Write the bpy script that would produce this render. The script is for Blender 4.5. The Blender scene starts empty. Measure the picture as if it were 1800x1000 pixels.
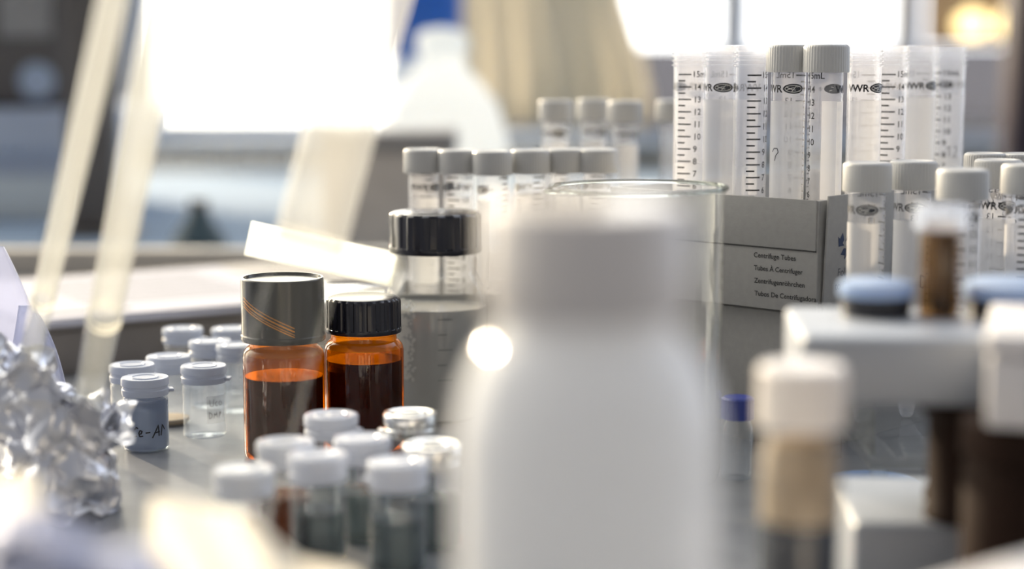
import bpy, bmesh, math, random
from mathutils import Vector, Matrix, noise
random.seed(7)
SC = bpy.context.scene
COL = SC.collection
MM = 0.001
# ------------------------------------------------------------------ camera
F_PX, TH, CAMH = 3150.0, math.radians(7.4), 0.194
cd = bpy.data.cameras.new('camera'); cam = bpy.data.objects.new('camera', cd); COL.objects.link(cam)
cam.location = (0, 0, CAMH); cam.rotation_euler = (math.pi/2 - TH, 0, 0)
cd.sensor_width = 36; cd.lens = F_PX/1800*36
cd.clip_start = 0.01; cd.clip_end = 100
cd.dof.use_dof = True; cd.dof.focus_distance = 0.868; cd.dof.aperture_fstop = cd.lens/18.0
SC.camera = cam

def X_at(px, Y, z):                      # X in metres that a point at depth Y, height z needs to stand at column px
    return (px-900)/F_PX*(Y*math.cos(TH) + (CAMH-z)*math.sin(TH))
def at(px, py, Y):
    u, v = (px-900)/F_PX, (500-py)/F_PX
    dy = math.cos(TH) + v*math.sin(TH); dz = -math.sin(TH) + v*math.cos(TH)
    k = Y/dy
    return Vector((u*k, Y, CAMH + dz*k))

# ------------------------------------------------------------------ materials
def new_mat(name):
    m = bpy.data.materials.new(name); m.use_nodes = True
    nt = m.node_tree; nt.nodes.clear()
    out = nt.nodes.new('ShaderNodeOutputMaterial')
    return m, nt, out
def pbr(name, col, rough=.5, metal=0, spec=.5, noise_amt=0, noise_scale=40, trans=0, bump=0, bump_scale=200, coat=0, sheen=0):
    m, nt, out = new_mat(name)
    p = nt.nodes.new('ShaderNodeBsdfPrincipled')
    p.inputs['Base Color'].default_value = (*col, 1); p.inputs['Roughness'].default_value = rough
    p.inputs['Metallic'].default_value = metal; p.inputs['Specular IOR Level'].default_value = spec
    if coat: p.inputs['Coat Weight'].default_value = coat
    tc = nt.nodes.new('ShaderNodeTexCoord')
    if noise_amt:
        n = nt.nodes.new('ShaderNodeTexNoise'); n.inputs['Scale'].default_value = noise_scale; n.inputs['Detail'].default_value = 5
        nt.links.new(tc.outputs['Object'], n.inputs['Vector'])
        r = nt.nodes.new('ShaderNodeValToRGB')
        r.color_ramp.elements[0].position = .3; r.color_ramp.elements[1].position = .7
        r.color_ramp.elements[0].color = tuple(max(0, c*(1-noise_amt)) for c in col)+(1,)
        r.color_ramp.elements[1].color = tuple(min(1, c*(1+noise_amt)) for c in col)+(1,)
        nt.links.new(n.outputs['Fac'], r.inputs['Fac']); nt.links.new(r.outputs['Color'], p.inputs['Base Color'])
    if bump:
        n2 = nt.nodes.new('ShaderNodeTexNoise'); n2.inputs['Scale'].default_value = bump_scale
        nt.links.new(tc.outputs['Object'], n2.inputs['Vector'])
        b = nt.nodes.new('ShaderNodeBump'); b.inputs['Strength'].default_value = bump; b.inputs['Distance'].default_value = .0004
        nt.links.new(n2.outputs['Fac'], b.inputs['Height']); nt.links.new(b.outputs['Normal'], p.inputs['Normal'])
    last = p
    if trans:
        t = nt.nodes.new('ShaderNodeBsdfTranslucent'); t.inputs['Color'].default_value = (*col, 1)
        mx = nt.nodes.new('ShaderNodeMixShader'); mx.inputs[0].default_value = trans
        nt.links.new(p.outputs[0], mx.inputs[1]); nt.links.new(t.outputs[0], mx.inputs[2]); last = mx
    nt.links.new(last.outputs[0], out.inputs[0])
    return m
def film(name, tint=(1,1,1), haze=.15, haze_col=(.9,.93,.95), gloss_rough=.03, ior=1.45, translucent=.6):
    """thin clear wall: passes light tinted, mirrors by Fresnel, scatters a little (haze)"""
    m, nt, out = new_mat(name)
    t = nt.nodes.new('ShaderNodeBsdfTransparent'); t.inputs[0].default_value = (*tint, 1)
    d = nt.nodes.new('ShaderNodeBsdfDiffuse'); d.inputs[0].default_value = (*haze_col, 1)
    tl = nt.nodes.new('ShaderNodeBsdfTranslucent'); tl.inputs[0].default_value = (*haze_col, 1)
    m1 = nt.nodes.new('ShaderNodeMixShader'); m1.inputs[0].default_value = translucent
    nt.links.new(d.outputs[0], m1.inputs[1]); nt.links.new(tl.outputs[0], m1.inputs[2])
    m2 = nt.nodes.new('ShaderNodeMixShader'); m2.inputs[0].default_value = haze
    nt.links.new(t.outputs[0], m2.inputs[1]); nt.links.new(m1.outputs[0], m2.inputs[2])
    g = nt.nodes.new('ShaderNodeBsdfGlossy'); g.inputs['Roughness'].default_value = gloss_rough
    fr = nt.nodes.new('ShaderNodeFresnel')           # a thin wall reflects alike from both sides
    ge = nt.nodes.new('ShaderNodeNewGeometry'); mi = nt.nodes.new('ShaderNodeMapRange')
    mi.inputs['To Min'].default_value = ior; mi.inputs['To Max'].default_value = 1/ior
    nt.links.new(ge.outputs['Backfacing'], mi.inputs['Value']); nt.links.new(mi.outputs[0], fr.inputs[0])
    m3 = nt.nodes.new('ShaderNodeMixShader')
    nt.links.new(fr.outputs[0], m3.inputs[0]); nt.links.new(m2.outputs[0], m3.inputs[1]); nt.links.new(g.outputs[0], m3.inputs[2])
    nt.links.new(m3.outputs[0], out.inputs[0])
    return m
def refr(name, col=(1,1,1), rough=0, ior=1.47):
    m, nt, out = new_mat(name)
    g = nt.nodes.new('ShaderNodeBsdfGlass'); g.inputs['Color'].default_value = (*col, 1)
    g.inputs['Roughness'].default_value = rough; g.inputs['IOR'].default_value = ior
    nt.links.new(g.outputs[0], out.inputs[0]); return m
def glow(name, col, s):
    m, nt, out = new_mat(name)
    e = nt.nodes.new('ShaderNodeEmission'); e.inputs[0].default_value = (*col, 1); e.inputs[1].default_value = s
    nt.links.new(e.outputs[0], out.inputs[0]); return m

M = dict(
    bench=pbr('bench_grey', (.20,.205,.215), .3, noise_amt=.12, noise_scale=60),
    benchedge=pbr('bench_edge_beige', (.62,.57,.49), .5, noise_amt=.05),
    bluebench=pbr('pale_blue_laminate', (.30,.385,.49), .9, spec=.1, noise_amt=.08, noise_scale=5),
    wall=pbr('wall_paint', (.62,.58,.52), .8, noise_amt=.05, noise_scale=3),
    backdrop=pbr('brown_backdrop', (.50,.41,.31), .8, noise_amt=.04, noise_scale=3, trans=.4),
    floor=pbr('floor_vinyl', (.35,.36,.38), .5, noise_amt=.1, noise_scale=6),
    frame=pbr('window_frame_blue', (.48,.54,.66), .5, noise_amt=.04),
    sill=pbr('sill_blue_grey', (.58,.68,.84), .45, noise_amt=.04),
    backlitwall=film('backlit_wall_panel', (1,1,1), .93, (.19,.195,.225), .3, 1.1, .9),
    pane=film('window_pane', (.98,.99,1), .01),
    pp=film('clear_polypropylene', (.96,.965,.975), .17, (.93,.93,.97), .1, 1.38, .65),
    ppgrey=pbr('white_cap_plastic', (.64,.635,.615), .32, trans=.12),
    ink=pbr('black_ink', (.012,.013,.016), .6),
    pencil=pbr('grey_ink', (.12,.12,.13), .7),
    patch=film('frosted_patch', (1,1,1), .62, (.86,.85,.84), .4, 1.2, .35),
    carton=pbr('grey_card', (.36,.355,.34), .75, noise_amt=.04, noise_scale=300, bump=.15, bump_scale=900),
    cartonin=pbr('card_inside', (.58,.57,.54), .8, noise_amt=.04, noise_scale=200),
    seam=pbr('dark_seam', (.06,.06,.06), .9),
    foam=pbr('white_foam', (.75,.75,.76), .8, noise_amt=.04, noise_scale=400, bump=.3, bump_scale=500),
    blueprint=pbr('navy_print', (.006,.022,.075), .6),
    glass=film('clear_glass', (.975,.985,.98), .03, (.95,.96,.97), .015, 1.5),
    rimglass=refr('glass_rim', (.70,.73,.71)),
    vialglass=film('vial_glass', (.95,.97,.99), .06, (.85,.9,1), .02, 1.5),
    frosty=film('frosted_vial', (.95,.97,1), .6, (.34,.40,.53), .1, 1.3, .3),
    snapcap=pbr('snap_cap_plastic', (.60,.645,.74), .3, trans=.3),
    amber=film('amber_glass', (.93,.42,.03), .02, (.5,.15,.01), .015, 1.52),
    amberliq=pbr('brown_liquid', (.035,.012,.004), .15),
    amberdark=film('amber_contents', (.16,.06,.008), .5, (.04,.018,.006), .1, 1.33, .5),
    blackcap=pbr('black_cap_plastic', (.016,.016,.024), .2, noise_amt=.1),
    darkcap=pbr('dark_grey_cap', (.055,.055,.053), .2, noise_amt=.08),
    reflectline=pbr('copper_line', (.75,.30,.05), .3, .3),
    darkliq=film('grey_liquid', (.6,.6,.62), .85, (.60,.60,.59), .1, 1.2, .2),
    hdpe=pbr('white_hdpe', (.80,.815,.84), .12, trans=.4),
    hdpecap=pbr('white_bottle_cap', (.86,.81,.76), .2, trans=.1),
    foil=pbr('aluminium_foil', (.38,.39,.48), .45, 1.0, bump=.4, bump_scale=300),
    bagfilm=film('plastic_film', (.93,.94,1), .55, (.68,.72,.9), .08, 1.45, .4),
    tubeglass=film('frosted_tube_glass', (.98,.98,.96), .17, (.90,.92,.90), .15, 1.3, .35),
    tubeclear=film('clear_tube_glass', (.97,.97,.96), .010, (.8,.8,.78), .1, 1.15, .35),
    tubefrost=film('tube_frosting', (1,1,1), .40, (.93,.91,.86), .3, 1.1, .35),
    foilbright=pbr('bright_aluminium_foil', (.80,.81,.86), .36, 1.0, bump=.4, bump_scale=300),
    amberglow=film('amber_neck_glow', (.95,.50,.05), .30, (.95,.48,.06), .05, 1.5, .85),  # brighter copy of the amber glass, sun glow put into the neck
    ringbright=pbr('bright_ring', (.95,.94,.88), .2, trans=.75),
    ring=pbr('white_ring', (.9,.88,.82), .3, trans=.2),
    paper=pbr('white_paper', (.52,.52,.58), .7, noise_amt=.02, trans=.1),
    platform=pbr('grey_brown_board', (.24,.22,.205), .6, noise_amt=.06, noise_scale=50),
    tissue=pbr('white_tissue', (.93,.91,.86), .8, trans=.65, noise_amt=.03),
    shadedwhite=pbr('shaded_white_plastic', (.33,.36,.41), .4, noise_amt=.03),  # darkened and blued: lack of sun on the stand put into its colour
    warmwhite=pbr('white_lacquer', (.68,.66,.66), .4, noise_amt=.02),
    brown=pbr('dark_brown_plastic', (.018,.009,.006), .7, spec=.1, noise_amt=.2),
    brownglass=film('brown_glass', (.66,.50,.32), .12, (.3,.22,.12), .03, 1.5),
    brownliq=pbr('brown_content', (.055,.036,.024), .4),
    faint=pbr('faint_print', (.30,.30,.30), .7),
    residue=film('dried_residue', (1,1,1), .75, (.95,.94,.90), .2, 1.1, .6),
    frontcap=pbr('white_snap_cap', (.74,.77,.84), .16, trans=.3),
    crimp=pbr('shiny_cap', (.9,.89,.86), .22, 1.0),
    tan=pbr('tan_sediment', (.46,.345,.215), .7, noise_amt=.25, noise_scale=120, trans=.2),
    navyliq=pbr('dark_navy_liquid', (.008,.012,.02), .2),
    bluecap=pbr('blue_cap', (.03,.05,.28), .4),
    darkdisc=pbr('black_disc', (.015,.016,.022), .35),
    bluefilm=pbr('blue_tinted_plastic', (.45,.58,.80), .3, trans=.3),
    clearcap=film('clear_cap', (.95,.97,1), .45, (.8,.86,.98), .1, 1.45, .5),
    instr=pbr('dark_instrument', (.12,.11,.105), .5, noise_amt=.1),
    instrlight=pbr('instrument_grey', (.33,.32,.31), .5),
    reflectblue=pbr('bluish_reflection', (.45,.55,.70), .1),
    paleblue=pbr('pale_cabinet', (.72,.79,.82), .5, noise_amt=.04),
    dustblue=pbr('dusty_blue', (.50,.57,.70), .45),
    teal=pbr('dark_teal', (.06,.10,.12), .4),
    taupe=pbr('taupe_box', (.56,.52,.47), .6, noise_amt=.08),
    royal=pbr('royal_blue_plastic', (.06,.24,.70), .4, trans=.3),
    canister=pbr('white_canister', (.9,.93,.95), .4, trans=.75),
    curtain=pbr('beige_curtain', (.74,.71,.64), .85, trans=.6, noise_amt=.05, noise_scale=8),
    purple=pbr('dark_plum', (.03,.012,.022), .5),
    bulb=glow('warm_bulb', (1,.76,.36), 3.0),
    brass=pbr('brass', (.55,.40,.18), .35, .8),
    radiator=pbr('radiator_beige', (.90,.86,.80), .5),
)

# ------------------------------------------------------------------ mesh helpers (mm in, metres out)
def link_mesh(name, bm, mat, parent=None, loc=None, rot=None, smooth=True, sharp=35):
    bmesh.ops.recalc_face_normals(bm, faces=bm.faces[:])
    me = bpy.data.meshes.new(name); bm.to_mesh(me); bm.free()
    if smooth:
        me.polygons.foreach_set('use_smooth', [True]*len(me.polygons))
        me.set_sharp_from_angle(angle=math.radians(sharp))
    me.materials.append(mat)
    o = bpy.data.objects.new(name, me); COL.objects.link(o)
    if parent: o.parent = parent
    if loc is not None: o.location = loc
    if rot is not None: o.rotation_euler = rot
    return o
def lathe(prof, segs=64, bm=None, ribs=0, rib_amp=0, rib_range=None, cap_bottom=True, cap_top=True, squash=None):
    bm = bm or bmesh.new(); rings = []
    for i, (r, z) in enumerate(prof):
        if r < 1e-6:
            rings.append([bm.verts.new((0, 0, z*MM))]); continue
        ring = []
        for k in range(segs):
            a = 2*math.pi*k/segs; rr = r
            if ribs and rib_range and rib_range[0] <= i <= rib_range[1]:
                c = math.cos(ribs*a); rr = r + rib_amp*(1 if c > .25 else -1 if c < -.25 else c*4)
            ring.append(bm.verts.new((rr*MM*math.cos(a), rr*MM*math.sin(a), z*MM)))
        rings.append(ring)
    for A, B in zip(rings, rings[1:]):
        if len(A) == 1 and len(B) == 1: continue
        for k in range(segs):
            j = (k+1) % segs
            if len(A) == 1: bm.faces.new((A[0], B[j], B[k]))
            elif len(B) == 1: bm.faces.new((A[k], A[j], B[0]))
            else: bm.faces.new((A[k], A[j], B[j], B[k]))
    if cap_bottom and len(rings[0]) > 1: bm.faces.new(rings[0][::-1])
    if cap_top and len(rings[-1]) > 1: bm.faces.new(rings[-1])
    return bm
def box(x0, x1, y0, y1, z0, z1, bevel=0, bm=None, segs=2):
    b = bmesh.new()
    vs = [b.verts.new((x*MM, y*MM, z*MM)) for x in (x0, x1) for y in (y0, y1) for z in (z0, z1)]
    for f in ((0,1,3,2), (4,6,7,5), (0,4,5,1), (2,3,7,6), (0,2,6,4), (1,5,7,3)):
        b.faces.new([vs[i] for i in f])
    bmesh.ops.recalc_face_normals(b, faces=b.faces[:])
    if bevel: bmesh.ops.bevel(b, geom=b.edges[:], offset=bevel*MM, segments=segs, affect='EDGES', profile=.5)
    if bm is None: return b
    me = bpy.data.meshes.new('tmp'); b.to_mesh(me); b.free(); bm.from_mesh(me); bpy.data.meshes.remove(me)
    return bm
def ribbon(points, width, bm, thick=0):
    """flat pen stroke in the (x,z) plane, y = 0, units mm"""
    n = len(points)
    L, R = [], []
    for i, (x, z) in enumerate(points):
        a = points[max(0, i-1)]; b = points[min(n-1, i+1)]
        dx, dz = b[0]-a[0], b[1]-a[1]; l = math.hypot(dx, dz) or 1
        nx, nz = -dz/l*width/2, dx/l*width/2
        L.append(bm.verts.new(((x+nx)*MM, 0, (z+nz)*MM))); R.append(bm.verts.new(((x-nx)*MM, 0, (z-nz)*MM)))
    for i in range(n-1): bm.faces.new((L[i], L[i+1], R[i+1], R[i]))
    return bm
def text(s, size, x, z, bm, bold=0, align='LEFT', fit=None, mirror=False):
    cu = bpy.data.curves.new('t', 'FONT'); cu.body = s; cu.size = size*MM; cu.align_x = align; cu.offset = bold*MM
    cu.resolution_u = 3
    o = bpy.data.objects.new('t', cu); COL.objects.link(o)
    bpy.context.view_layer.update()
    me = bpy.data.meshes.new_from_object(o.evaluated_get(bpy.context.evaluated_depsgraph_get()))
    k = 1
    if fit:
        xs = [v.co.x for v in me.vertices]; k = fit*MM/(max(xs)-min(xs))
    for v in me.vertices: v.co = ((v.co.x*k*(-1 if mirror else 1)) + x*MM, 0, v.co.y*k + z*MM)
    bm.from_mesh(me); bpy.data.meshes.remove(me); bpy.data.objects.remove(o); bpy.data.curves.remove(cu)
    return bm
def ellipse(cx, cz, a, b, bm, segs=28):
    vs = [bm.verts.new(((cx+a*math.cos(2*math.pi*k/segs))*MM, 0, (cz+b*math.sin(2*math.pi*k/segs))*MM)) for k in range(segs)]
    bm.faces.new(vs)
def ellipse_line(cx, cz, a, b, w, bm, a0=0, a1=360, n=30):
    ribbon([(cx+a*math.cos(math.radians(a0+(a1-a0)*k/n)), cz+b*math.sin(math.radians(a0+(a1-a0)*k/n))) for k in range(n+1)], w, bm)
def wrap(bm, r):                          # flat (x,z) artwork onto a cylinder of radius r; x = 0 faces -Y, +x runs to the right
    for v in bm.verts:
        a = v.co.x/(r*MM); v.co = (r*MM*math.sin(a), -r*MM*math.cos(a), v.co.z)
    return bm
def grid_patch(x0, x1, z0, z1, nx=12):
    bm = bmesh.new(); rows = []
    for i in range(nx+1):
        x = x0+(x1-x0)*i/nx
        rows.append((bm.verts.new((x*MM, 0, z0*MM)), bm.verts.new((x*MM, 0, z1*MM))))
    for a, b in zip(rows, rows[1:]): bm.faces.new((a[0], b[0], b[1], a[1]))
    return bm
def thing(name, label, cat, loc=(0,0,0), rz=0, group=None):
    o = bpy.data.objects.new(name, None); COL.objects.link(o); o.empty_display_size = .01
    o.location = loc; o.rotation_euler = (0, 0, rz); tag(o, label, cat, group); return o
def tag(o, label, cat, group=None, kind=None):
    o['label'] = label; o['category'] = cat
    if group: o['group'] = group
    if kind: o['kind'] = kind
    return o
def struct(o):
    o['kind'] = 'structure'; return o
def dup(root, loc, rz, label=None, group=None, drop=()):
    r = root.copy(); COL.objects.link(r); r.location = loc; r.rotation_euler = (0, 0, rz)
    if label: r['label'] = label
    if group: r['group'] = group
    for ch in list(root.children):
        if ch.name.split('.')[0] in drop: continue
        c = ch.copy(); COL.objects.link(c); c.parent = r
        for g in list(ch.children):
            d = g.copy(); COL.objects.link(d); d.parent = c
    return r

# ================================================================== SETTING
# work bench
struct(link_mesh('bench_top', box(-1000, 1000, 150, 1560, -40, 0, 2), M['bench'])); 
struct(link_mesh('trim_1', box(-1000, 1000, 1560, 1585, -60, 22, 3), M['benchedge']))
struct(link_mesh('floor', box(-3500, 3500, -1000, 4400, -960, -900), M['floor']))
# back wall: windows at the left, centre and right, stretches of wall between
WY = 4000
SILL = 12
bw = box(-3500, 3500, WY, WY+200, -900, SILL)
box(-1010, -870, WY, WY+200, SILL, 2100, bm=bw)
box(2600, 3500, WY, WY+200, SILL, 2100, bm=bw)
box(-3500, -2800, WY, WY+200, SILL, 2100, bm=bw)
box(-3500, 3500, WY, WY+200, 2100, 2300, bm=bw)
struct(link_mesh('wall_back', bw, M['wall']))
struct(link_mesh('trim_2', box(-3500, 1900, WY-170, WY+20, SILL-25, SILL, 4), M['sill']))
def window(n, x0, x1, bars):
    f = box(x0, x0+55, WY+60, WY+120, SILL, 2100)
    box(x1-55, x1, WY+60, WY+120, SILL, 2100, bm=f)
    box(x0, x1, WY+60, WY+120, SILL, SILL+24, bm=f); box(x0, x1, WY+60, WY+120, 2050, 2100, bm=f)
    for b in bars: box(b-28, b+28, WY+60, WY+120, SILL, 2100, bm=f)
    o = struct(link_mesh('window_%d' % n, f, M['frame']))
    link_mesh('pane', box(x0+40, x1-40, WY+88, WY+92, SILL+20, 2060), M['pane'], o)
    return o
window(1, -870, -90, [])
w2 = window(2, -90, 2600, [500, 890, 1700])  # widened in place of wall piers so curtain and brown sheet are backlit
link_mesh('added_wall_panel', box(160, 1185, WY+70, WY+74, SILL+24, 203), M['backlitwall'], w2)  # backlit panel added to stand for the pale wall, brighter than fill light
window(3, -2800, -1010, [-1900])

# ================================================================== 15 mL CENTRIFUGE TUBES
R = 8.4
def tube_shell_bm(open_top):
    p = [(0.0, 0), (2.2, .4), (3.0, 1.6), (8.2, 24), (R, 26), (R, 107)]
    if open_top:
        p += [(R, 108.5)]
        for k in range(4):
            z = 109.2 + k*2.2
            p += [(R, z), (R+1.0, z+.5), (R+1.0, z+1.0), (R, z+1.5)]
        p += [(R, 118.6), (R+.5, 119), (R+.5, 119.8), (R-.9, 120), (R-.9, 118), (R-.95, 60)]
    else:
        p += [(R, 118)]
    return lathe(p, 48, cap_top=False)
def print_bm():
    b = bmesh.new()
    z15, dz = 105.3, 6.3
    text('VWR', 5.0, 0, z15-dz-1.7, b, bold=.12)
    cx, cz = 17, z15-dz
    ellipse(cx, cz, 5.3, 2.4, b)
    text('®', 2.6, 23, cz-1.0, b)
    for ml2 in range(4, 31):
        ml = ml2/2; z = z15-(15-ml)*dz
        w = 7.2 if ml2 % 2 == 0 else 4.2
        ribbon([(30, z), (30+w/2, z), (30+w, z)], .75, b)
        if ml2 % 2 == 0 and ml < 15: text(str(int(ml)), 4.4, 38.4, z-1.5, b, bold=.06)
    text('15mL', 4.4, 37.6, z15-1.3, b, bold=.05)
    wrap(b, R+.06)
    return b
def logo_marks_bm():                      # pale lines inside the printed oval
    b = bmesh.new(); cx, cz = 17, 105.3-6.3
    for s in (-1, 1): ribbon([(cx-3.5, cz-.7*s), (cx-1, cz+.3*s), (cx+3.6, cz+1.2*s)], .4, b)
    ellipse_line(cx, cz, 4.2, 1.6, .35, b)
    ribbon([(cx-1, cz-1.4), (cx+1.6, cz+1.6)], .35, b)
    wrap(b, R+.1); return b
def cap_bm(r=11.0, h=13.2, z0=107, ribs=44):
    return lathe([(r-1.2, z0+.1), (r-.1, z0), (r, z0+.5), (r-.15, z0+h-1.4), (r-.5, z0+h-.5), (r-1.4, z0+h), (r-3.2, z0+h), (r-3.6, z0+h-.25), (0, z0+h-.25)],
                 176, ribs=ribs, rib_amp=.16, rib_range=(2, 3))
def hand(strokes, x, z, s, w, r, name, parent, mat='ink'):
    b = bmesh.new()
    for st in strokes:
        pts = []
        for (a, c), (d, e) in zip(st, st[1:]):
            for k in range(4): pts.append((x+s*(a+(d-a)*k/4), z+s*(c+(e-c)*k/4)))
        pts.append((x+s*st[-1][0], z+s*st[-1][1]))
        ribbon(pts, w, b)
    return link_mesh(name, wrap(b, r), M[mat], parent, smooth=False)
def make_tube(label, open_top, loc, rz, group, writing=None):
    t = thing('centrifuge_tube', label, 'test tube', loc, rz, group)
    link_mesh('tube_body', tube_shell_bm(open_top), M['pp'], t, sharp=50)
    pr = link_mesh('printed_scale', print_bm(), M['ink'], t, smooth=False)
    link_mesh('logo_lines', logo_marks_bm(), M['ring'], pr, smooth=False)
    link_mesh('writing_patch', wrap(grid_patch(1, 23, 45, 93), R+.05), M['patch'], t)
    if not open_top: link_mesh('screw_cap', cap_bm(), M['ppgrey'], t, sharp=50)
    return t
TW = {'12': [[(0,.7),(.3,1),(.3,0)], [(.6,.8),(.8,1),(1,.8),(.95,.5),(.6,0),(1.1,0)]],
      '?': [[(0,.7),(.2,1),(.55,1),(.65,.7),(.4,.4),(.3,0)]],
      'y': [[(.6,1),(.3,.9),(.5,.6),(.2,0)]],
      'D': [[(0,1),(.5,.8),(.6,.4),(.3,0),(0,.1),(0,1)]],
      'M': [[(0,0),(.2,1),(.5,.3),(.6,1),(.4,.2),(.9,.9),(1.1,.1)]],
      'x': [[(0,.9),(.4,.4),(.1,0)], [(.4,.5),(1,.6)]]}
def add_writing(t, key, mat='pencil', u=9, z=74, s=6):
    hand(TW[key], u, z, s, .5, R+.12, 'handwriting', t, mat)

def rot_for(u_mm, screen_deg):           # rotation that turns artwork column u to screen_deg right of centre
    return math.radians(screen_deg) - u_mm/R
# ---- upper cardboard box standing on a lower one, tubes inside
PHI = math.radians(43)
A_ = Vector((-math.cos(PHI), math.sin(PHI), 0)); B_ = Vector((math.sin(PHI), math.cos(PHI), 0))
C0 = Vector((X_at(1437, .850, .1), .850, 0))
def carton(name, label, origin, ang, la, lb, z0, z1, floor_z, flap=False, group=None):
    """open-topped card box; local x runs to the left along the front (-x), y runs back"""
    t = thing(name, label, 'box', (origin.x, origin.y, z0*MM), -ang, group)
    h = z1-z0
    b = box(-la, 0, 0, 1.6, 0, h, .4); box(-la, 0, lb-1.6, lb, 0, h, .4, bm=b)
    box(-la, -la+1.6, 1.6, lb-1.6, 0, h, .4, bm=b); box(-1.6, 0, 1.6, lb-1.6, 0, h, .4, bm=b)
    box(-la+1, -1, 1, lb-1, 0, 1.5, bm=b)
    link_mesh('carton_body', b, M['carton'], t)
    if floor_z > z0+2:
        link_mesh('foam_insert', box(-la+2, -2, 2, lb-2, 1.6, floor_z-z0), M['foam'], t)
    return t
LA, LB = 128, 190
low = carton('cardboard_box', 'lower closed grey cardboard box carrying the box printed in four languages', C0 + A_*.004 + B_*.008, PHI, LA-6, LB-8, 0, 68.3, 0)
link_mesh('lid_panel', box(-LA+6, 0, 0, LB-8, 66.3, 68.3, .4), M['carton'], low)
up = carton('cardboard_box', 'upper open grey cardboard box printed Centrifuge Tubes in four languages', C0, PHI, LA, LB, 69, 123.5, 77)
link_mesh('front_flap', box(-LA, -.6, -.9, 0, 30.6, 54.8, .35), M['carton'], up)
link_mesh('flap_seam', box(-LA, -.6, -.55, -.02, 29.9, 30.6), M['seam'], up)
tb = bmesh.new()
for k, (s, w) in enumerate((('Centrifuge Tubes', 24.5), ('Tubes À Centrifuger', 28.5), ('Zentrifugenröhrchen', 29.5), ('Tubos De Centrifugadora', 36))):
    text(s, 5.0, -36.8+k*.3, 25.0-6.3*k, tb, fit=w, bold=.05)
for v in tb.verts: v.co.y = -.00025
link_mesh('printed_text', tb, M['ink'], up, smooth=False)
ef = link_mesh('end_flap', box(0, 1.3, 3, 62, 0, 57, .4), M['carton'], up, loc=(.0006, 0, 0), rot=(0, math.radians(2.2), 0))
eb = bmesh.new()
def arrow(bm, cx, cz, s, rot):
    pts = [(-.30,-.62),(.12,-.62),(.12,-.84),(.50,-.42),(.12,-.02),(.12,-.24),(-.08,-.24)]
    c, sn = math.cos(rot), math.sin(rot)
    bm.faces.new([bm.verts.new(((cx+s*(x*c-z*sn))*MM, 0, (cz+s*(x*sn+z*c))*MM)) for x, z in pts])
for k in range(3): arrow(eb, 19, 33, 9.0, math.radians(120*k-10))
for v in eb.verts: v.co = (.00145, v.co.x, v.co.z)
link_mesh('recycling_mark', eb, M['blueprint'], ef, smooth=False)
fb = bmesh.new(); text('Fold', 5.6, 13.5, 17.5, fb); text('to Re', 5.6, 12.0, 11, fb)
for v in fb.verts: v.co = (.00145, v.co.x, v.co.z)
link_mesh('printed_text', fb, M['pencil'], ef, smooth=False)

ZT = .0772
GT = 'centrifuge tubes in the upper cardboard box'
def P2(px, Y, z=.15): return (X_at(px, Y, z), Y, ZT)
T0 = make_tube('tallest looking white capped tube at the near corner of the upper box', False, P2(1449, .866), rot_for(4, 52), GT)
add_writing(T0, 'y', u=9, z=70)
OT = make_tube('open clear tube, farthest right in the upper box, beside the grey wall', True, P2(1666, .985), rot_for(34, -62), GT)
add_writing(OT, '12', u=-12+53, z=60)
T1 = dup(T0, P2(1384, .881), rot_for(17, 10), 'white capped tube standing just left of the corner tube in the upper box', GT, drop=('handwriting',))
add_writing(T1, '?', u=6, z=64)
for px, Y, rz, lab in ((1318, .896, rot_for(34, 10), 'open clear tube with its tick scale facing out, left of the two capped tubes'),
                       (1265, .910, rot_for(17, 5), 'open clear tube, second from the beaker in the upper box, oval print facing out'),
                       (1212, .925, rot_for(34, -22), 'open clear tube farthest left in the upper box, over the beaker rim'),
                       (1517, .893, rot_for(12, 10), 'open clear tube directly right of the white capped corner tube'),
                       (1563, .925, rot_for(34, -15), 'open clear tube with ticks on its left side, third from right in the upper box'),
                       (1614, .955, rot_for(9, -10), 'open clear tube with full brand print facing out, second from right in the upper box')):
    dup(OT, P2(px, Y), rz, lab, GT, drop=('handwriting',))

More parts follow.
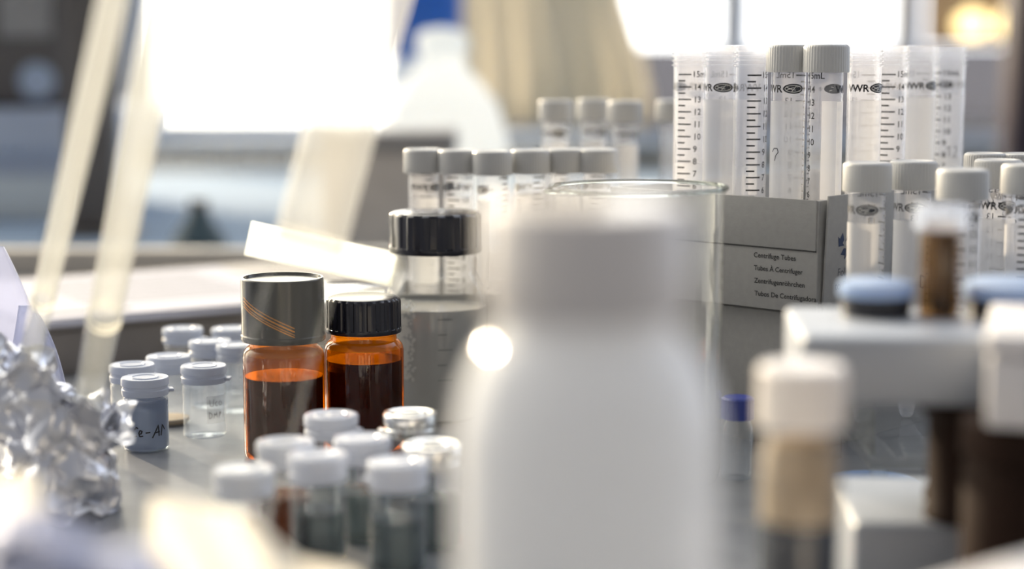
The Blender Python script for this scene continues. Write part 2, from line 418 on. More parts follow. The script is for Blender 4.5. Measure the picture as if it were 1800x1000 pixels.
# ---- capped tubes in the clear rack at the right
rk = thing('tube_rack', 'clear acrylic rack holding the white capped tubes at the right edge', 'rack', (X_at(1650, .82, .03), .81, 0))
rx0, rx1, ry0, ry1 = -48, 95, -70, 42
link_mesh('base_plate', box(rx0, rx1, ry0, ry1, 19, 24, .8), M['glass'], rk)
for (x, y) in ((rx0+2, ry0+2), (rx1-8, ry0+2), (rx0+2, ry1-8), (rx1-8, ry1-8)):
    link_mesh('leg', box(x, x+6, y, y+6, 0, 19, .6), M['glass'], rk)
for y in (ry0, ry1-3): link_mesh('rail', box(rx0, rx1, y, y+3, 50, 58, .6), M['glass'], rk)
for x in (rx0, rx1-3):
    link_mesh('end_plate', box(x, x+3, ry0+3, ry1-3, 24, 58, .6), M['glass'], rk)
GR = 'white capped tubes in the clear rack'
RT = None
for px, Y, rz, lab, wr in (
        (1520, .812, rot_for(17, -8), 'white capped tube at the left end of the clear rack, before the recycling mark', None),
        (1600, .825, rot_for(17, 0), 'white capped tube second from left in the clear rack', 'D'),
        (1686, .765, rot_for(34, -20), 'nearest white capped tube in the clear rack, third from left', 'x'),
        (1748, .835, rot_for(17, 25), 'white capped tube fourth from left in the clear rack', 'M'),
        (1797, .800, rot_for(34, -6), 'white capped tube cut by the right edge of the picture', None),
        (1728, .800+.088, 0, 'white capped tube at the back of the clear rack behind the third one', None),
        (1790, .800+.085, .8, 'white capped tube at the back right of the clear rack', None)):
    Yr = min(Y, .840)
    loc = (X_at(px, Yr, .09), Yr, .0242)
    if Y > .86: loc = (X_at(px, Y, .09), Y, .0242)
    if RT is None:
        o = RT = make_tube(lab, False, loc, rz, GR)
    else:
        o = dup(RT, loc, rz, lab, GR)
    if wr and o is not RT: add_writing(o, wr, u=20, z=62)

# ---- tubes in the box behind the black capped bottle
boxC = carton('cardboard_box', 'low grey cardboard box behind the black capped glass bottle', Vector((.064, .968, 0)), 0, 128, 62, 0, 63, 20)
GM = 'white capped tubes in the low box behind the bottle'
for px, Y, rz, lab in ((745, 1.000, rot_for(10, 15), 'leftmost white capped tube in the low box, above the black bottle cap'),
                       (806, .992, rot_for(36, 0), 'second white capped tube from left above the black bottle cap'),
                       (866, .981, rot_for(24, 0), 'third white capped tube from left, foremost of the row over the blurred bottle'),
                       (932, .992, rot_for(28, 0), 'fourth white capped tube from left in the low box'),
                       (993, 1.000, rot_for(5, 0), 'fifth white capped tube from left, seen over the beaker rim'),
                       (1050, .997, rot_for(34, 0), 'rightmost white capped tube of the low box, behind the beaker')):
    dup(RT, (X_at(px, Y, .1), Y, .0202), rz, lab, GM, drop=('handwriting',))
boxD = carton('cardboard_box', 'taller grey cardboard box farther back behind the beaker', Vector((.102, 1.115, 0)), 0, 100, 70, 0, 100, 43)
GB = 'blurred capped tubes in the taller back box'
for px, Y, z, lab in ((977, 1.150, .0432, 'blurred white capped tube leftmost in the back box'),
                      (1043, 1.172, .0432, 'blurred lower capped tube second from left in the back box'),
                      (1098, 1.128, .0432, 'blurred white capped tube third from left in the back box'),
                      (1182, 1.150, .0432, 'blurred white capped tube rightmost in the back box beside the clear tubes')):
    dup(RT, (X_at(px, Y, .12), Y, z), 1.0+px*.01, lab, GB, drop=('handwriting',))

# ================================================================== BEAKER
bk = thing('glass_beaker', 'tall clear glass beaker with rolled rim behind the blurred white bottle', 'beaker', (X_at(1122, .800, .13), .800, 0))
br = 38.5
prof = [(0, 1.6), (br-6, 1.6), (br-2, 3.4), (br-1.2, 8), (br-1.2, 128), (br-.2, 133)]
link_mesh('beaker_wall', lathe([(0, 0), (br-5, 0), (br-1.2, 2.2), (br, 7), (br, 130), (br+.5, 133)], 96, cap_top=False), M['glass'], bk)
rim = bmesh.new()
rings = []
for i in range(96):
    a = 2*math.pi*i/96; ring = []
    for j in range(10):
        q = 2*math.pi*j/10
        rr = br+.9+.95*math.cos(q); z = 134+.95*math.sin(q)
        d = ((a-math.radians(200)+math.pi) % (2*math.pi))-math.pi
        sp = math.exp(-(d/.12)**2)*5
        ring.append(rim.verts.new(((rr+sp)*MM*math.cos(a), (rr+sp)*MM*math.sin(a), (z-sp*.15)*MM)))
    rings.append(ring)
for i in range(96):
    for j in range(10):
        rim.faces.new((rings[i][j], rings[(i+1) % 96][j], rings[(i+1) % 96][(j+1) % 10], rings[i][(j+1) % 10]))
link_mesh('rolled_rim', rim, M['rimglass'], bk)

# ================================================================== BLACK CAPPED GLASS BOTTLE
bb = thing('glass_bottle', 'clear glass laboratory bottle with ribbed black screw cap', 'bottle', (X_at(766, .948, .08), .948, 0))
link_mesh('bottle_glass', lathe([(0, 1), (24, 0), (27.2, 2), (28, 6), (28, 60), (27.2, 66), (24.6, 73), (21.6, 78.5), (20.6, 82), (20.6, 86), (22, 86.6), (22, 88.4), (20.6, 89), (20.6, 104)], 96, cap_top=False), M['glass'], bb)
link_mesh('contents', lathe([(0, 2), (26, 2), (27.2, 6), (27.2, 60), (0, 60)], 64), M['darkliq'], bb)
link_mesh('screw_cap', lathe([(22.5, 88.8), (24.6, 88.6), (24.9, 89.4), (24.9, 91.5), (24.4, 92), (24.3, 107), (24.1, 108.6), (23.2, 109.6), (21.5, 110), (0, 110)], 192, ribs=18, rib_amp=.28, rib_range=(4, 6)), M['blackcap'], bb, sharp=28)
gb = bmesh.new(); pass
for k, w in enumerate((8, 5, 8, 5, 8)): ribbon([(2, 24+8*k), (2+w, 24+8*k)], .6, gb)
link_mesh('graduation', wrap(gb, 28.08), M['faint'], bb, smooth=False)

random.seed(3)
rb = bmesh.new()
for k in range(900):
    a, z = random.gauss(-21, 5.0), random.uniform(24, 66); w_ = random.uniform(.25, 1.1)
    if -34 < a < -10: ellipse(a, z, w_, w_*random.uniform(.7, 1.6), rb, 7)
link_mesh('dried_specks', wrap(rb, 28.12), M['residue'], bb, smooth=False)
# ================================================================== AMBER JARS
def amber(label, px, Y, cap_prof, ribs, amp, rr, mat, liquid):
    t = thing('amber_jar', label, 'jar', (X_at(px, Y, .04), Y, 0), 0, None)
    link_mesh('jar_glass', lathe([(0, .8), (16.5, 0), (18.9, 1.2), (19.5, 3.5), (19.5, 49.5), (19.2, 51)], 96, cap_top=False), M['amber'], t)
    link_mesh('jar_neck', lathe([(19.2, 51), (18.8, 52.2), (17.4, 54), (16.2, 54.8), (16.0, 57), (16.8, 57.6), (16.8, 59), (16, 59.6), (16, 68)], 96, cap_bottom=False, cap_top=False), M['amberglow'], t)
    link_mesh('contents', lathe([(0, 1.5), (16, 1.5), (18.6, 4), (18.6, liquid), (0, liquid)], 64), M['amberdark'], t)
    c = link_mesh('screw_cap', lathe(cap_prof, 192, ribs=ribs, rib_amp=amp, rib_range=rr), M[mat], t, sharp=28)
    return t, c
j2, _ = amber('amber glass jar with ribbed black cap, right of the pair', 640, .866,
      [(16.8, 58.6), (18.3, 58.4), (18.5, 59.2), (18.5, 60.5), (18.1, 61), (18.0, 73), (17.8, 74.4), (17, 75.4), (15.4, 75.8), (0, 75.8)], 26, .3, (4, 6), 'blackcap', 45)
j1, c1 = amber('amber glass jar with tall smooth dark cap, left of the pair', 499, .848,
      [(17, 57.4), (19.8, 57.2), (20.2, 58), (20.2, 60), (19.8, 60.6), (19.8, 87), (19.4, 87.6), (18.6, 87.6), (18.2, 86.4), (0, 86.4)], 0, 0, None, 'darkcap', 40)
lb = bmesh.new()
for off, w in ((0, .35), (-1.6, .6), (-3.1, .3), (-4.2, .45)):
    ribbon([(-20.5+i*1.5, 79.0-i*.72+off) for i in range(20)], w, lb)
link_mesh('reflection_lines', wrap(lb, 19.88), M['reflectline'], c1, smooth=False)  # orange reflections painted on the cap as thin strips

# clear box behind the jars with a glass plate on it, sun glare put into its white colour
crt = thing('clear_box', 'clear plastic box behind the amber jars under a white plate', 'box', (X_at(566, .965, .03), .965, 0), math.radians(4))
link_mesh('box_body', box(-34, 34, -24, 24, 0, 62, .8), M['glass'], crt)
link_mesh('box_lid', box(-34.6, 34.6, -24.6, 24.6, 62.2, 68, .8), M['glass'], crt)
gp = link_mesh('glare_plate', box(-42, 38, -9.5, 9.5, 0, 2.2, .5), pbr('glare_white', (.95,.97,.95), .2, trans=.9), None,
               loc=(X_at(570, .950, .08), .955, .0858), rot=(math.radians(70), math.radians(13), math.radians(6)))
tag(gp, 'glass plate, its sun glare painted white, leaning over the clear box behind the amber jar caps', 'plate')

# ================================================================== SNAP CAP VIALS
def vial_glass_bm():
    return lathe([(0, .6), (9.6, 0), (10.6, .8), (10.9, 2.5), (10.9, 25.5), (10.5, 27.2), (9.5, 28.6), (9.5, 31)], 64, cap_top=False)
def snap_bm():
    b = lathe([(9.9, 27.8), (11.2, 27.6), (11.4, 28.4), (11.4, 30.4), (11.0, 30.9), (11.0, 32), (11.6, 32.6), (11.6, 35.6), (11.2, 36.2), (10, 36.4), (9.2, 36.0), (7.0, 36.0), (6.6, 36.5), (6.0, 36.5), (5.6, 36.1), (0, 36.1)], 72)
    box(10.6, 13.8, -3, 3, 28.6, 30.2, .5, bm=b)
    return b
def make_vial(label, loc, rz, group, fill=None, z=0):
    t = thing('snap_cap_vial', label, 'vial', loc, rz, group)
    link_mesh('vial_glass', vial_glass_bm(), M['vialglass'], t)
    link_mesh('snap_cap', snap_bm(), M['snapcap'], t)
    return t
GV = 'snap cap vials beside the amber jars'
def vpos(px, Y): return (X_at(px, Y, .02), Y, 0)
v1 = make_vial('vial with black handwriting Ce-A on its frosted wall, foremost of the small group', vpos(256, .864), math.radians(18), GV)
link_mesh('frosted_sleeve', lathe([(10.98, 2.2), (10.98, 25.2)], 64, cap_bottom=False, cap_top=False), M['frosty'], v1)
link_mesh('contents', lathe([(0, 1), (9.6, 1), (10.2, 2), (10.2, 26), (0, 26)], 48), M['frosty'], v1)
CE = [[(.75,.9),(.55,1),(.2,.6),(.1,.2),(.3,0),(.6,.1)], [(.75,.3),(1.05,.35),(1.15,.6),(.95,.7),(.8,.4),(.9,.05),(1.25,.1)],
      [(1.5,.42),(2.0,.47)], [(2.2,-.15),(2.9,1.15),(2.95,0)], [(2.4,.35),(3.05,.45)], [(3.2,0),(3.4,1.15),(3.75,.55)]]
hand(CE, -8.6, 8.5, 4.7, .7, 11.06, 'handwriting', v1)
v4 = make_vial('clear vial with a small pencilled paper label, right of the handwritten one', vpos(359, .897), 0, GV)
link_mesh('paper_label', wrap(grid_patch(3, 15, 8, 22), 11.0), film('label_paper', (1,1,1), .4, (.62,.64,.68), .5, 1.05, .3), v4)
hand([[(0,1),(.1,.1),(.5,.1),(.6,1)], [(1.1,.7),(.8,.5),(.9,.1),(1.2,.1)], [(1.7,.8),(1.4,.5),(1.5,.1),(1.9,.2),(1.9,.6),(1.7,.5)]], 4.5, 16.5, 3.8, .35, 11.1, 'handwriting', v4, 'pencil')
hand([[(0,0),(0,1),(.4,.7),(.4,.2),(0,0)], [(.7,0),(.8,.8),(1,.4),(1.2,.9),(1.3,.1)], [(1.6,0),(1.7,.9),(2,.7),(1.7,.4)], [(2.5,0),(2.6,1)]], 4.3, 10.5, 3.4, .35, 11.1, 'handwriting', v4, 'pencil')
v2 = dup(v1, vpos(233, .900), .6, 'vial half hidden behind the handwritten vial, at its left', GV, drop=('handwriting', 'frosted_sleeve', 'contents'))
v3 = dup(v2, vpos(297, .926), 2.4, 'vial with brown sediment on its floor, between the two written vials', GV)
link_mesh('sediment', lathe([(0, 1), (9.8, 1), (10.2, 2), (10.0, 3.6), (0, 4.2)], 40), M['tan'], v3)
v5 = dup(v2, vpos(370, .975), 1.2, 'blurred vial with shiny cap standing behind the labelled vial', GV)
v6 = dup(v2, vpos(322, 1.020), .3, 'blurred bluish vial in the last row, behind the vial with sediment', GV)
v7 = dup(v2, vpos(408, 1.020), 2, 'blurred vial in the last row touching the tall capped amber jar', GV)
v8 = dup(v2, vpos(418, .962), 1, 'blurred vial mostly hidden behind the left amber jar', GV)

# front group of blurred, taller vials
FV = make_vial('blurred white capped vial directly in front of the right amber jar', vpos(583, .748), .5, None)
FV['group'] = 'blurred vials in the front group'
for ch in FV.children:
    ch.scale = (1.0, 1.0, 1.14)
    if ch.name.startswith('snap_cap'):
        ch.data = ch.data.copy(); ch.data.materials[0] = M['frontcap']
clq = link_mesh('contents', lathe([(0, 1), (9.6, 1), (10.2, 2), (10.2, 20), (0, 20)], 40), film('grey_green_content', (.6,.66,.66), .5, (.13,.16,.17), .1, 1.33, .4), FV)
brl = film('brown_vial_content', (.4,.2,.08), .5, (.15,.07,.03), .1, 1.33, .4)
for px, Y, lab, brown in (
        (503, .695, 'blurred vial with cap in front of the left amber jar', 1),
        (430, .648, 'blurred capped vial at the left end of the front group', 1),
        (560, .672, 'blurred capped vial in the middle of the front group, behind two others', 0),
        (638, .702, 'blurred capped vial right of the middle in the front group', 0),
        (700, .660, 'blurred capped vial right of centre in the front group', 0),
        (722, .752, 'sunlit vial with glinting cap at the back right of the front group', 0),
        (760, .690, 'glaring sunlit vial beside the big blurred white bottle', 0)):
    o = dup(FV, vpos(px, Y), px*.013, lab)
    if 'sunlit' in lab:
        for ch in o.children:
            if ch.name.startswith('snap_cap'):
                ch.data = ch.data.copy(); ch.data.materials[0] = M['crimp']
    if brown:
        for ch in o.children:
            if ch.name.startswith('contents'):
                ch.data = ch.data.copy(); ch.data.materials[0] = brl

# ================================================================== FOREGROUND WHITE BOTTLE
wb = thing('plastic_bottle', 'large blurred white plastic bottle in the foreground', 'bottle', (X_at(1031, .380, .1), .380, 0))
link_mesh('bottle_body', lathe([(0, 1), (23, 0), (27, 1.5), (28.6, 4), (28.6, 110), (28.3, 116), (27, 122.5), (24.4, 129), (21, 134), (18.8, 136), (18.4, 141)], 80, cap_top=False), M['hdpe'], wb)
link_mesh('screw_cap', lathe([(19.6, 138.6), (21.4, 138.4), (21.8, 139.4), (21.7, 160.2), (20.8, 162), (19, 162.4), (0, 162.2)], 160, ribs=36, rib_amp=.25, rib_range=(2, 3)), M['hdpecap'], wb)

# ================================================================== FOIL, TUBES AND FILM AT THE LEFT
def crumple(bm, amp, sc, seed):
    for v in bm.verts:
        p = v.co*sc + Vector((seed, seed*2, seed*3))
        n = noise.noise_vector(p)*amp + noise.noise_vector(p*2.7)*amp*.55
        c = noise.cell_vector(p*1.9)-Vector((.5,.5,.5))
        v.co += n + c*amp*.35
    return bm
fo = bmesh.new(); rows = []
NS, NZ = 110, 46
for j in range(NZ):
    q = j/(NZ-1); row = []
    for i in range(NS):
        a = 2*math.pi*i/NS
        top = 58 + 18*math.cos(a-math.radians(190)) + 5*math.sin(3*a) + 4*math.sin(7*a+1)
        r = 25 + 6*q*math.cos(a*2+.5)*.6 - 6*math.sin(q*math.pi)*.4 + (5 if q > .9 else 0)*(q-.9)*10
        row.append(fo.verts.new((r*MM*math.cos(a), r*MM*math.sin(a), (q*top+1)*MM)))
    rows.append(row)
for j in range(NZ-1):
    for i in range(NS):
        fo.faces.new((rows[j][i], rows[j][(i+1) % NS], rows[j+1][(i+1) % NS], rows[j+1][i]))
crumple(fo, .0062, 68, 3.1)
for v in fo.verts: v.co.z = max(v.co.z, .0004)
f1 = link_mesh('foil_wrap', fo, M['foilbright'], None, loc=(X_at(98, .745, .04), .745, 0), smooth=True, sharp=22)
tag(f1, 'crumpled aluminium foil cup holding two leaning glass tubes', 'foil')
f2 = bmesh.new(); bmesh.ops.create_icosphere(f2, subdivisions=5, radius=.036)
for v in f2.verts: v.co = (v.co.x*1.15, v.co.y*.9, v.co.z*1.28+.0)
crumple(f2, .008, 60, 8.3)
zmin = min(v.co.z for v in f2.verts)
for v in f2.verts: v.co.z -= zmin
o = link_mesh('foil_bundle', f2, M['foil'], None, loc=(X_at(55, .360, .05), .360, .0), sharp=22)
tag(o, 'blurred crumpled foil bundle at the bottom left corner', 'foil')
# paper tissue standing in loose folds
ts = bmesh.new(); rows = []
for i in range(90):
    row = []
    u = i/89
    h = 80 - 24*min(1, max(0, (u-.16)/.30)) if u < .46 else 78 - 24*max(0, (u-.56)/.44)
    h += 3*math.sin(u*9)
    for j in range(30):
        v = j/29
        x = -50+104*u - 16*(v-.5)
        y = 9*math.sin(u*11+v*1.5) + 5*math.sin(u*23+v*4) - 8*v
        row.append(ts.verts.new((x*MM, y*MM, max(.6, v*h)*MM)))
    rows.append(row)
for i in range(89):
    for j in range(29): ts.faces.new((rows[i][j], rows[i+1][j], rows[i+1][j+1], rows[i][j+1]))
o = link_mesh('paper_tissue', ts, M['tissue'], None, loc=(X_at(335, .470, .06), .470, 0), sharp=80)
so = o.modifiers.new('thickness', 'SOLIDIFY'); so.thickness = .0005
tag(o, 'blurred crumpled white paper tissue at the bottom edge left of the vials', 'tissue')

def leaning_tube(label, p0, p1, r, ringpos, wall='tubeglass'):
    d = p1-p0; L = d.length/MM
    t = thing('glass_tube', label, 'glass tube', p0)
    t.rotation_mode = 'QUATERNION'; t.rotation_quaternion = d.to_track_quat('Z', 'Y')
    link_mesh('tube_wall', lathe([(0, 0), (r*.5, .3), (r*.8, r*.25), (r, r*.8), (r, L)], 48, cap_top=False), M[wall], t, sharp=50)
    z0 = ringpos[0][0]
    link_mesh('frosted_upper', lathe([(r+.05, z0), (r+.05, L)], 48, cap_bottom=False, cap_top=False), M['tubefrost'], t)
    for z, w in ringpos:
        link_mesh('ring_mark', lathe([(r+.05, z), (r+.5, z+.1), (r+.5, z+w*1.6), (r+.05, z+w*1.6+.1)], 48, cap_bottom=False, cap_top=False), M['ringbright'], t)
    return t
leaning_tube('slim leaning glass tube at far left rising from the foil', at(50, 640, .745), at(212, -60, .560), 4.5, ((52, .7), (55.5, .6)))
leaning_tube('wider leaning glass tube beside the slim one, rising from the foil', at(148, 740, .740), at(296, -20, .580), 6.4, ((70, .8), (74, .7)))
leaning_tube('thick frosted glass tube slanting in front of the left amber jar', at(395, 985, .600), at(676, -60, .615), 12.0, ((112, .8), (116, .5)), 'tubeclear')

# thin plastic film pieces standing at the far left
def sheet(name, label, px, Y, w, h, tilt, rz, seed, cat='plastic bag'):
    b = bmesh.new(); rows = []
    for i in range(15):
        row = []
        for j in range(21):
            u, v = i/14-.5, j/20
            ww = w*(1-.75*v**2.2)
            x = u*ww + tilt*v**1.4
            y = 6*math.sin(u*3+seed) + 3*math.sin(v*5+seed*2)
            row.append(b.verts.new((x*MM, y*MM, v*h*MM)))
        rows.append(row)
    for i in range(14):
        for j in range(20): b.faces.new((rows[i][j], rows[i+1][j], rows[i+1][j+1], rows[i][j+1]))
    o = link_mesh(name, b, M['bagfilm'], None, loc=(X_at(px, Y, .04), Y, .0), rot=(math.radians(-6), 0, rz))
    s = o.modifiers.new('thickness', 'SOLIDIFY'); s.thickness = .0012
    tag(o, label, cat); return o
sheet('plastic_bag', 'pale lavender plastic bag peak at the left edge, taller of the two', 20, .880, 44, 98, -8, .2, .4)
sheet('plastic_bag', 'pale plastic bag edge with a bright crease, in front of the taller one', 74, .850, 40, 72, -14, -.3, 1.7)

# ================================================================== PAPERS ON A LOW BOARD
pb = thing('storage_case', 'low grey brown case under the papers at the left', 'case', (X_at(78, 1.064, .03), 1.064, 0), math.radians(33))
link_mesh('case_body', box(0, 320, 0, 240, 0, 26, 1.5), M['platform'], pb)
link_mesh('case_lid', box(-.5, 320.5, -.5, 240.5, 26.3, 29.5, 1), M['platform'], pb)
e = Matrix.Rotation(math.radians(33), 3, 'Z')
base = Vector((X_at(78, 1.064, .03), 1.064, 0))
for k, (dx, dy, rz, lab) in enumerate(((-4, -6, 33, 'bottom white sheet of paper sticking out of the stack on the case'),
                                       (-1, -3, 34.5, 'middle white sheet of paper in the stack on the case'),
                                       (3, 2, 31.5, 'top white sheet of paper with a dark printed line'))):
    p = base + e @ Vector((dx*MM, dy*MM, 0))
    b = box(0, 190, 0, 200, 0, 1.6 if k < 2 else .8)
    for v in b.verts: pass
    o = link_mesh('paper_sheet', b, M['paper'], None, loc=(p.x, p.y, .0297+k*.0018), rot=(0, 0, math.radians(rz)), smooth=False)
    tag(o, lab, 'paper', 'sheets of paper on the low case')
    if k == 2:
        q = box(6, 60, 18, 26, .82, .9)
        for n in range(9): box(40, 160, 50+n*15, 54+n*15, .82, .88, bm=q)
        link_mesh('printed_lines', q, M['pencil'], o, smooth=False)

# ================================================================== RIGHT FOREGROUND
# two tier stand
sx = X_at(1588, .58, .095); sy = .575
st = thing('two_tier_stand', 'blurred white two tier stand on dark brown pillars at the right', 'stand', (sx, sy, 0), math.radians(-4))
link_mesh('top_plate', box(-34, 58, 0, 70, 79, 102, 2.5, segs=3), M['shadedwhite'], st)
link_mesh('base_block', box(-14, 54, 14, 84, 0, 36, 2.5, segs=3), M['shadedwhite'], st)
for (x, y) in ((26, 25), (30, 50)):
    link_mesh('pillar', lathe([(15, 36), (15, 39), (14, 41), (14, 69), (15.5, 72), (18.5, 75), (18.5, 79)], 48), M['brown'], st, loc=(x*MM, y*MM, 0))
# vial on it
pv = at(1652, 575, .622)
va = thing('brown_vial', 'small blurred brown vial with clear cap on top of the white stand', 'vial', (X_at(1650, .622, .11), .622, .1022))
link_mesh('vial_glass', lathe([(0, .2), (6.4, 0), (7, 1), (7, 29), (5.4, 31), (5.4, 33)], 40, cap_top=False), M['brownglass'], va)
link_mesh('contents', lathe([(0, 1), (4.2, 1), (4.2, 29), (0, 29)], 32), M['brownliq'], va, loc=(.0016, 0, 0))
link_mesh('vial_cap', lathe([(8.5, 30.5), (9.4, 30.4), (9.4, 38.5), (8.6, 39.4), (0, 39.4)], 48), M['clearcap'], va)
for px, Y, r, lab in ((1540, .626, 11, 'pale blue lid with dark underside on the white stand, left of the brown vial'),
                      (1792, .624, 17, 'wide pale blue lid with dark underside on the white stand, right of the brown vial')):
    t = thing('dish_lid', lab, 'lid', (X_at(px, Y, .11), Y, .1022))
    link_mesh('dark_underside', lathe([(0, 0), (r+1, 0), (r+1.5, 6.5), (0, 6.5)], 48), M['darkdisc'], t)
    link_mesh('lid_top', lathe([(0, 6.6), (r+2, 6.6), (r+2.2, 7.4), (r+2, 11), (r, 12), (0, 12)], 48), M['bluefilm'], t)
# white box at right edge, resting on a squat brown jar
bj = thing('brown_jar', 'squat dark brown jar under the white box at the right edge', 'jar', (X_at(1800, .545, .04), .545, 0))
link_mesh('jar_body', lathe([(0, .5), (17, 0), (19, 1.5), (19.5, 4), (19.5, 66), (18, 70), (0, 70)], 48), M['brown'], bj)
link_mesh('jar_lid', lathe([(19, 70.2), (20.5, 70.4), (20.5, 80.5), (19.5, 81.5), (0, 81.5)], 60), M['brown'], bj)
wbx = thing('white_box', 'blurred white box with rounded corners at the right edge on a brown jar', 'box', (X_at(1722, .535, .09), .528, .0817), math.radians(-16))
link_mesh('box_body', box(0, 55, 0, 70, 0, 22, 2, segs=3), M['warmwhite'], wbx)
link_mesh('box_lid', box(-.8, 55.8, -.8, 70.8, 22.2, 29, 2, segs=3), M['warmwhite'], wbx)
# tan vial
tv = thing('tall_vial', 'tall blurred vial with white cap and tan contents over a dark layer', 'vial', (X_at(1406, .505, .07), .505, 0))
link_mesh('vial_glass', lathe([(0, .5), (10.5, 0), (11.6, 1.5), (11.8, 4), (11.8, 80), (10.2, 85), (9.8, 92)], 48, cap_top=False), M['vialglass'], tv)
link_mesh('dark_layer', lathe([(0, 1), (10, 1), (11.2, 3), (11.2, 60), (0, 60)], 40), M['navyliq'], tv)
link_mesh('tan_contents', lathe([(0, 60.2), (11.2, 60.2), (11.2, 78), (9.8, 83), (0, 84)], 40), M['tan'], tv)
link_mesh('screw_cap', lathe([(11, 88), (12.6, 87.8), (12.7, 89), (12.6, 104), (11.6, 105.2), (0, 105.2)], 120, ribs=30, rib_amp=.2, rib_range=(2, 3)), M['hdpecap'], tv)
# little blue capped vial
bv = thing('blue_capped_vial', 'small clear vial with blue cap peeking out right of the white bottle', 'vial', (X_at(1296, .805, .02), .805, 0))
link_mesh('vial_glass', lathe([(0, .4), (6.6, 0), (7.2, 1), (7.2, 24), (5.6, 27), (5.6, 31)], 40, cap_top=False), M['vialglass'], bv)
link_mesh('screw_cap', lathe([(6.2, 28), (7.2, 27.8), (7.2, 37), (6.4, 37.8), (0, 37.8)], 90, ribs=24, rib_amp=.15, rib_range=(1, 2)), M['bluecap'], bv)
# weighing dish on the bench
wd = link_mesh('weighing_dish', lathe([(0, 0), (14, 0), (15, .6), (20, 7), (20.4, 7), (15, 0.9), (14, 1.2), (0, 1.2)], 48), M['bluefilm'], None, loc=(X_at(1535, .770, .0), .770, 0))
tag(wd, 'shallow pale blue weighing dish on the bench under the white stand', 'dish')
# corner box lower right
cb = thing('white_tray', 'blurred white tray corner at the bottom right of the picture', 'tray', (X_at(1800, .40, .06), .36, 0), math.radians(40))
link_mesh('tray_body', box(-30, 60, -20, 50, 0, 66, 3, segs=3), M['warmwhite'], cb)
link_mesh('tray_lip', box(-32, 62, -22, 52, 66.2, 70, 1.8, segs=3), M['warmwhite'], cb)

# ================================================================== BACKGROUND
sb = thing('far_bench', 'pale blue far bench across the room behind everything', 'bench', (0, 2.55, -.9))
link_mesh('worktop', box(-1500, 1500, -750, 850, 830, 870, 4), M['bluebench'], sb)
for k in range(5):
    link_mesh('cabinet', box(-1480+k*595, -1480+k*595+580, -700, 830, 0, 829, 4), M['paleblue'], sb)
# raised unit at left with dark instrument and post
ru = thing('raised_cupboard', 'pale cupboard with thick blue grey top at far left', 'cupboard', (-.64, 2.5, -.03))
link_mesh('cupboard_body', box(-260, 62, -100, 260, 0, 92, 3), M['dustblue'], ru)
link_mesh('cupboard_door', box(-255, 50, -112, -101, -0, 60, 3), M['paleblue'], ru)
link_mesh('cupboard_top', box(-270, 105, -130, 270, 92.5, 148, 5), M['dustblue'], ru)
ins = thing('lab_instrument', 'dark boxy instrument with a bluish reflection painted on as a disc at the top left', 'instrument', (-.70, 2.5, .1187))
link_mesh('instrument_case', box(-180, 95, -60, 180, 0, 420, 12, segs=3), M['instr'], ins)
link_mesh('reflection_disc', lathe([(0, 0), (24, 0), (24, 5), (20, 7), (0, 7)], 40), M['reflectblue'], ins, loc=(.058, -.06, .036), rot=(math.pi/2, 0, 0))  # bluish light reflection on the case, put in as a pale disc
link_mesh('grey_panel', box(10, 80, -66, -60, 95, 300, 3), M['instrlight'], ins)
po = thing('upright_post', 'dark upright post between the two leaning tubes in the background', 'post', (-.513, 2.2, -.03))
link_mesh('post_shaft', box(-28, 28, -25, 25, 6, 700, 4), M['instr'], po)
link_mesh('post_foot', box(-50, 50, -50, 50, 0, 6, 2), M['instr'], po)
# blue canister, white canister
cn = thing('white_canister', 'rounded white plastic canister in the bright background', 'canister', (X_at(778, 2.2, .1), 2.2, -.03))
link_mesh('canister_body', lathe([(0, 0), (74, 0), (80, 8), (82, 40), (80, 120), (68, 160), (44, 190), (30, 204), (27, 222), (0, 222)], 64), M['canister'], cn)
link_mesh('canister_cap', lathe([(0, 222.4), (31, 222.4), (32, 240), (24, 250), (0, 254)], 48), M['canister'], cn, loc=(0, 0, 0))
bc = thing('blue_lidded_canister', 'white canister with royal blue lid at the top centre left', 'canister', (X_at(745, 2.75, .2), 2.75, -.03))
link_mesh('canister_body', lathe([(0, 0), (52, 0), (55, 6), (55, 208), (48, 214), (0, 214)], 56), M['canister'], bc)
link_mesh('lid', lathe([(0, 214.5), (56, 214.5), (58, 220), (58, 380), (50, 392), (0, 392)], 56), M['royal'], bc)
tx = thing('taupe_box', 'blurred taupe box left of the row of capped tubes', 'box', (X_at(655, 1.95, .03), 1.95, -.03))
link_mesh('box_body', box(-48, 90, -60, 60, 0, 118, 3), M['taupe'], tx)
link_mesh('box_lid', box(-50, 92, -62, 62, 118.3, 140, 3), M['instrlight'], tx)
td = thing('dark_flask', 'small dark teal flask on the pale far bench', 'flask', (X_at(350, 2.0, 0), 2.0, -.03))
link_mesh('flask_body', lathe([(0, 0), (30, 0), (33, 4), (30, 18), (14, 40), (11, 50), (0, 50)], 40), M['teal'], td)
link_mesh('stopper', lathe([(0, 50.2), (10, 50.2), (12, 60), (0, 60)], 30), M['instr'], td)
# radiator under the left window
rd = thing('radiator', 'beige radiator under the bright left window', 'radiator', (-.35, 3.86, -.55))
for k in range(26): link_mesh('fin', box(-560+k*44, -560+k*44+38, -30, 30, 0, 560, 8), M['radiator'], rd)
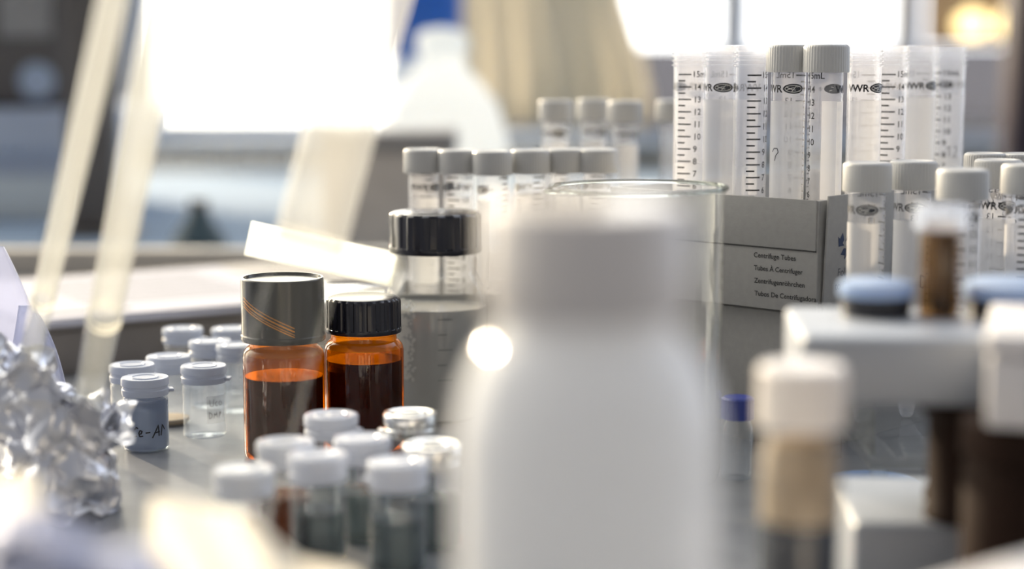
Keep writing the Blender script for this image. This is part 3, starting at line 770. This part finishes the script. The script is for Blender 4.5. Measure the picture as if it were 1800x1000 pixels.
# curtain
cu = bmesh.new(); rows = []
for i in range(81):
    row = []
    for j in range(30):
        u, v = i/80, j/29
        z = 40 + v*1900
        xl, xr = -120, 215 + 80*(math.exp(-((z-80)/190)**2))
        x = xl+(xr-xl)*u
        row.append(cu.verts.new((x*MM, (3780+26*math.sin(u*40)+8*math.sin(u*17+v*3))*MM, z*MM)))
    rows.append(row)
for i in range(80):
    for j in range(29): cu.faces.new((rows[i][j], rows[i+1][j], rows[i+1][j+1], rows[i][j+1]))
o = link_mesh('curtain', cu, M['curtain'], None); s = o.modifiers.new('thickness', 'SOLIDIFY'); s.thickness = .003
tag(o, 'beige pleated curtain hanging between the two bright windows', 'curtain')
# lamp with two warm bulbs
lp = thing('wall_lamp', 'brass wall lamp with two warm glowing bulbs at the top right', 'lamp', (X_at(1735, 3.9, .25), 3.9, .25))
link_mesh('back_plate', box(-70, 70, 84, 98, -30, 30, 4), M['brass'], lp)
for x in (-38, 44):
    link_mesh('arm', box(x-6, x+6, 0, 86, -6, 6, 2), M['brass'], lp)
    link_mesh('bulb', lathe([(0, -28), (18, -26), (34, -12), (37, 4), (30, 20), (12, 34), (0, 36)], 40), M['bulb'], lp, loc=(x*MM, -.02, .0))
pp = link_mesh('plum_pillar', box(0, 160, 0, 100, 0, 1600, 6), M['purple'], None, loc=(X_at(1786, 2.9, .1), 2.9, -.03))
tag(pp, 'dark plum upright panel at the right edge of the picture', 'panel')
bl = link_mesh('wall_backdrop', box(900, 2400, WY-60, WY-56, 208, 1900), M['backdrop'], None)  # translucent sheet added so the brown wall area is lit from behind
tag(bl, 'brown backlit sheet added in place of the wall at the right window', 'backdrop')
# ================================================================== LIGHT
w = bpy.data.worlds.new('World'); SC.world = w; w.use_nodes = True
nt = w.node_tree; nt.nodes.clear()
out = nt.nodes.new('ShaderNodeOutputWorld'); bg = nt.nodes.new('ShaderNodeBackground'); nt.links.new(bg.outputs[0], out.inputs[0])
tc = nt.nodes.new('ShaderNodeTexCoord')
SUN = Vector((-.55, .80, .25)).normalized()
def N(t, **kw):
    n = nt.nodes.new(t)
    for k, v in kw.items(): setattr(n, k, v)
    return n
dot = N('ShaderNodeVectorMath', operation='DOT_PRODUCT'); dot.inputs[1].default_value = SUN
nrm = N('ShaderNodeVectorMath', operation='NORMALIZE')
nt.links.new(tc.outputs['Generated'], nrm.inputs[0]); nt.links.new(nrm.outputs[0], dot.inputs[0])
mx = N('ShaderNodeMath', operation='MAXIMUM'); mx.inputs[1].default_value = 0; nt.links.new(dot.outputs['Value'], mx.inputs[0])
pw = N('ShaderNodeMath', operation='POWER'); pw.inputs[1].default_value = 5; nt.links.new(mx.outputs[0], pw.inputs[0])
ramp = N('ShaderNodeMix', data_type='RGBA'); ramp.clamp_factor = True
nt.links.new(pw.outputs[0], ramp.inputs['Factor'])
# blue sky dome: brighter to the back (y > 0) than over the camera's shoulder
sep = N('ShaderNodeSeparateXYZ'); nt.links.new(nrm.outputs[0], sep.inputs[0])
mr = N('ShaderNodeMapRange'); mr.inputs['From Min'].default_value = -.2; mr.inputs['From Max'].default_value = .8
nt.links.new(sep.outputs['Y'], mr.inputs['Value'])
cool = N('ShaderNodeMix', data_type='RGBA')
cool.inputs['A'].default_value = (.285, .29, .312, 1); cool.inputs['B'].default_value = (2.2, 2.4, 2.8, 1)
nt.links.new(mr.outputs[0], cool.inputs['Factor'])
nt.links.new(cool.outputs['Result'], ramp.inputs['A']); ramp.inputs['B'].default_value = (9, 8, 6, 1)
nt.links.new(ramp.outputs['Result'], bg.inputs[0]); bg.inputs[1].default_value = 1.0
sd = bpy.data.lights.new('sun', 'SUN'); sd.energy = 8.0; sd.color = (1, .80, .55); sd.angle = math.radians(1.5)
so = bpy.data.objects.new('sun', sd); COL.objects.link(so); so.rotation_mode = 'QUATERNION'
so.rotation_quaternion = SUN.to_track_quat('Z', 'Y')

SC.view_settings.view_transform = 'Standard'; SC.view_settings.look = 'None'
SC.view_settings.gamma = 1; SC.view_settings.exposure = 0.0; SC.view_settings.use_curve_mapping = False
SC.cycles.max_bounces = 10; SC.cycles.transparent_max_bounces = 40
SC.cycles.caustics_reflective = False; SC.cycles.caustics_refractive = False
SC.cycles.sample_clamp_indirect = 6; SC.cycles.use_denoising = True
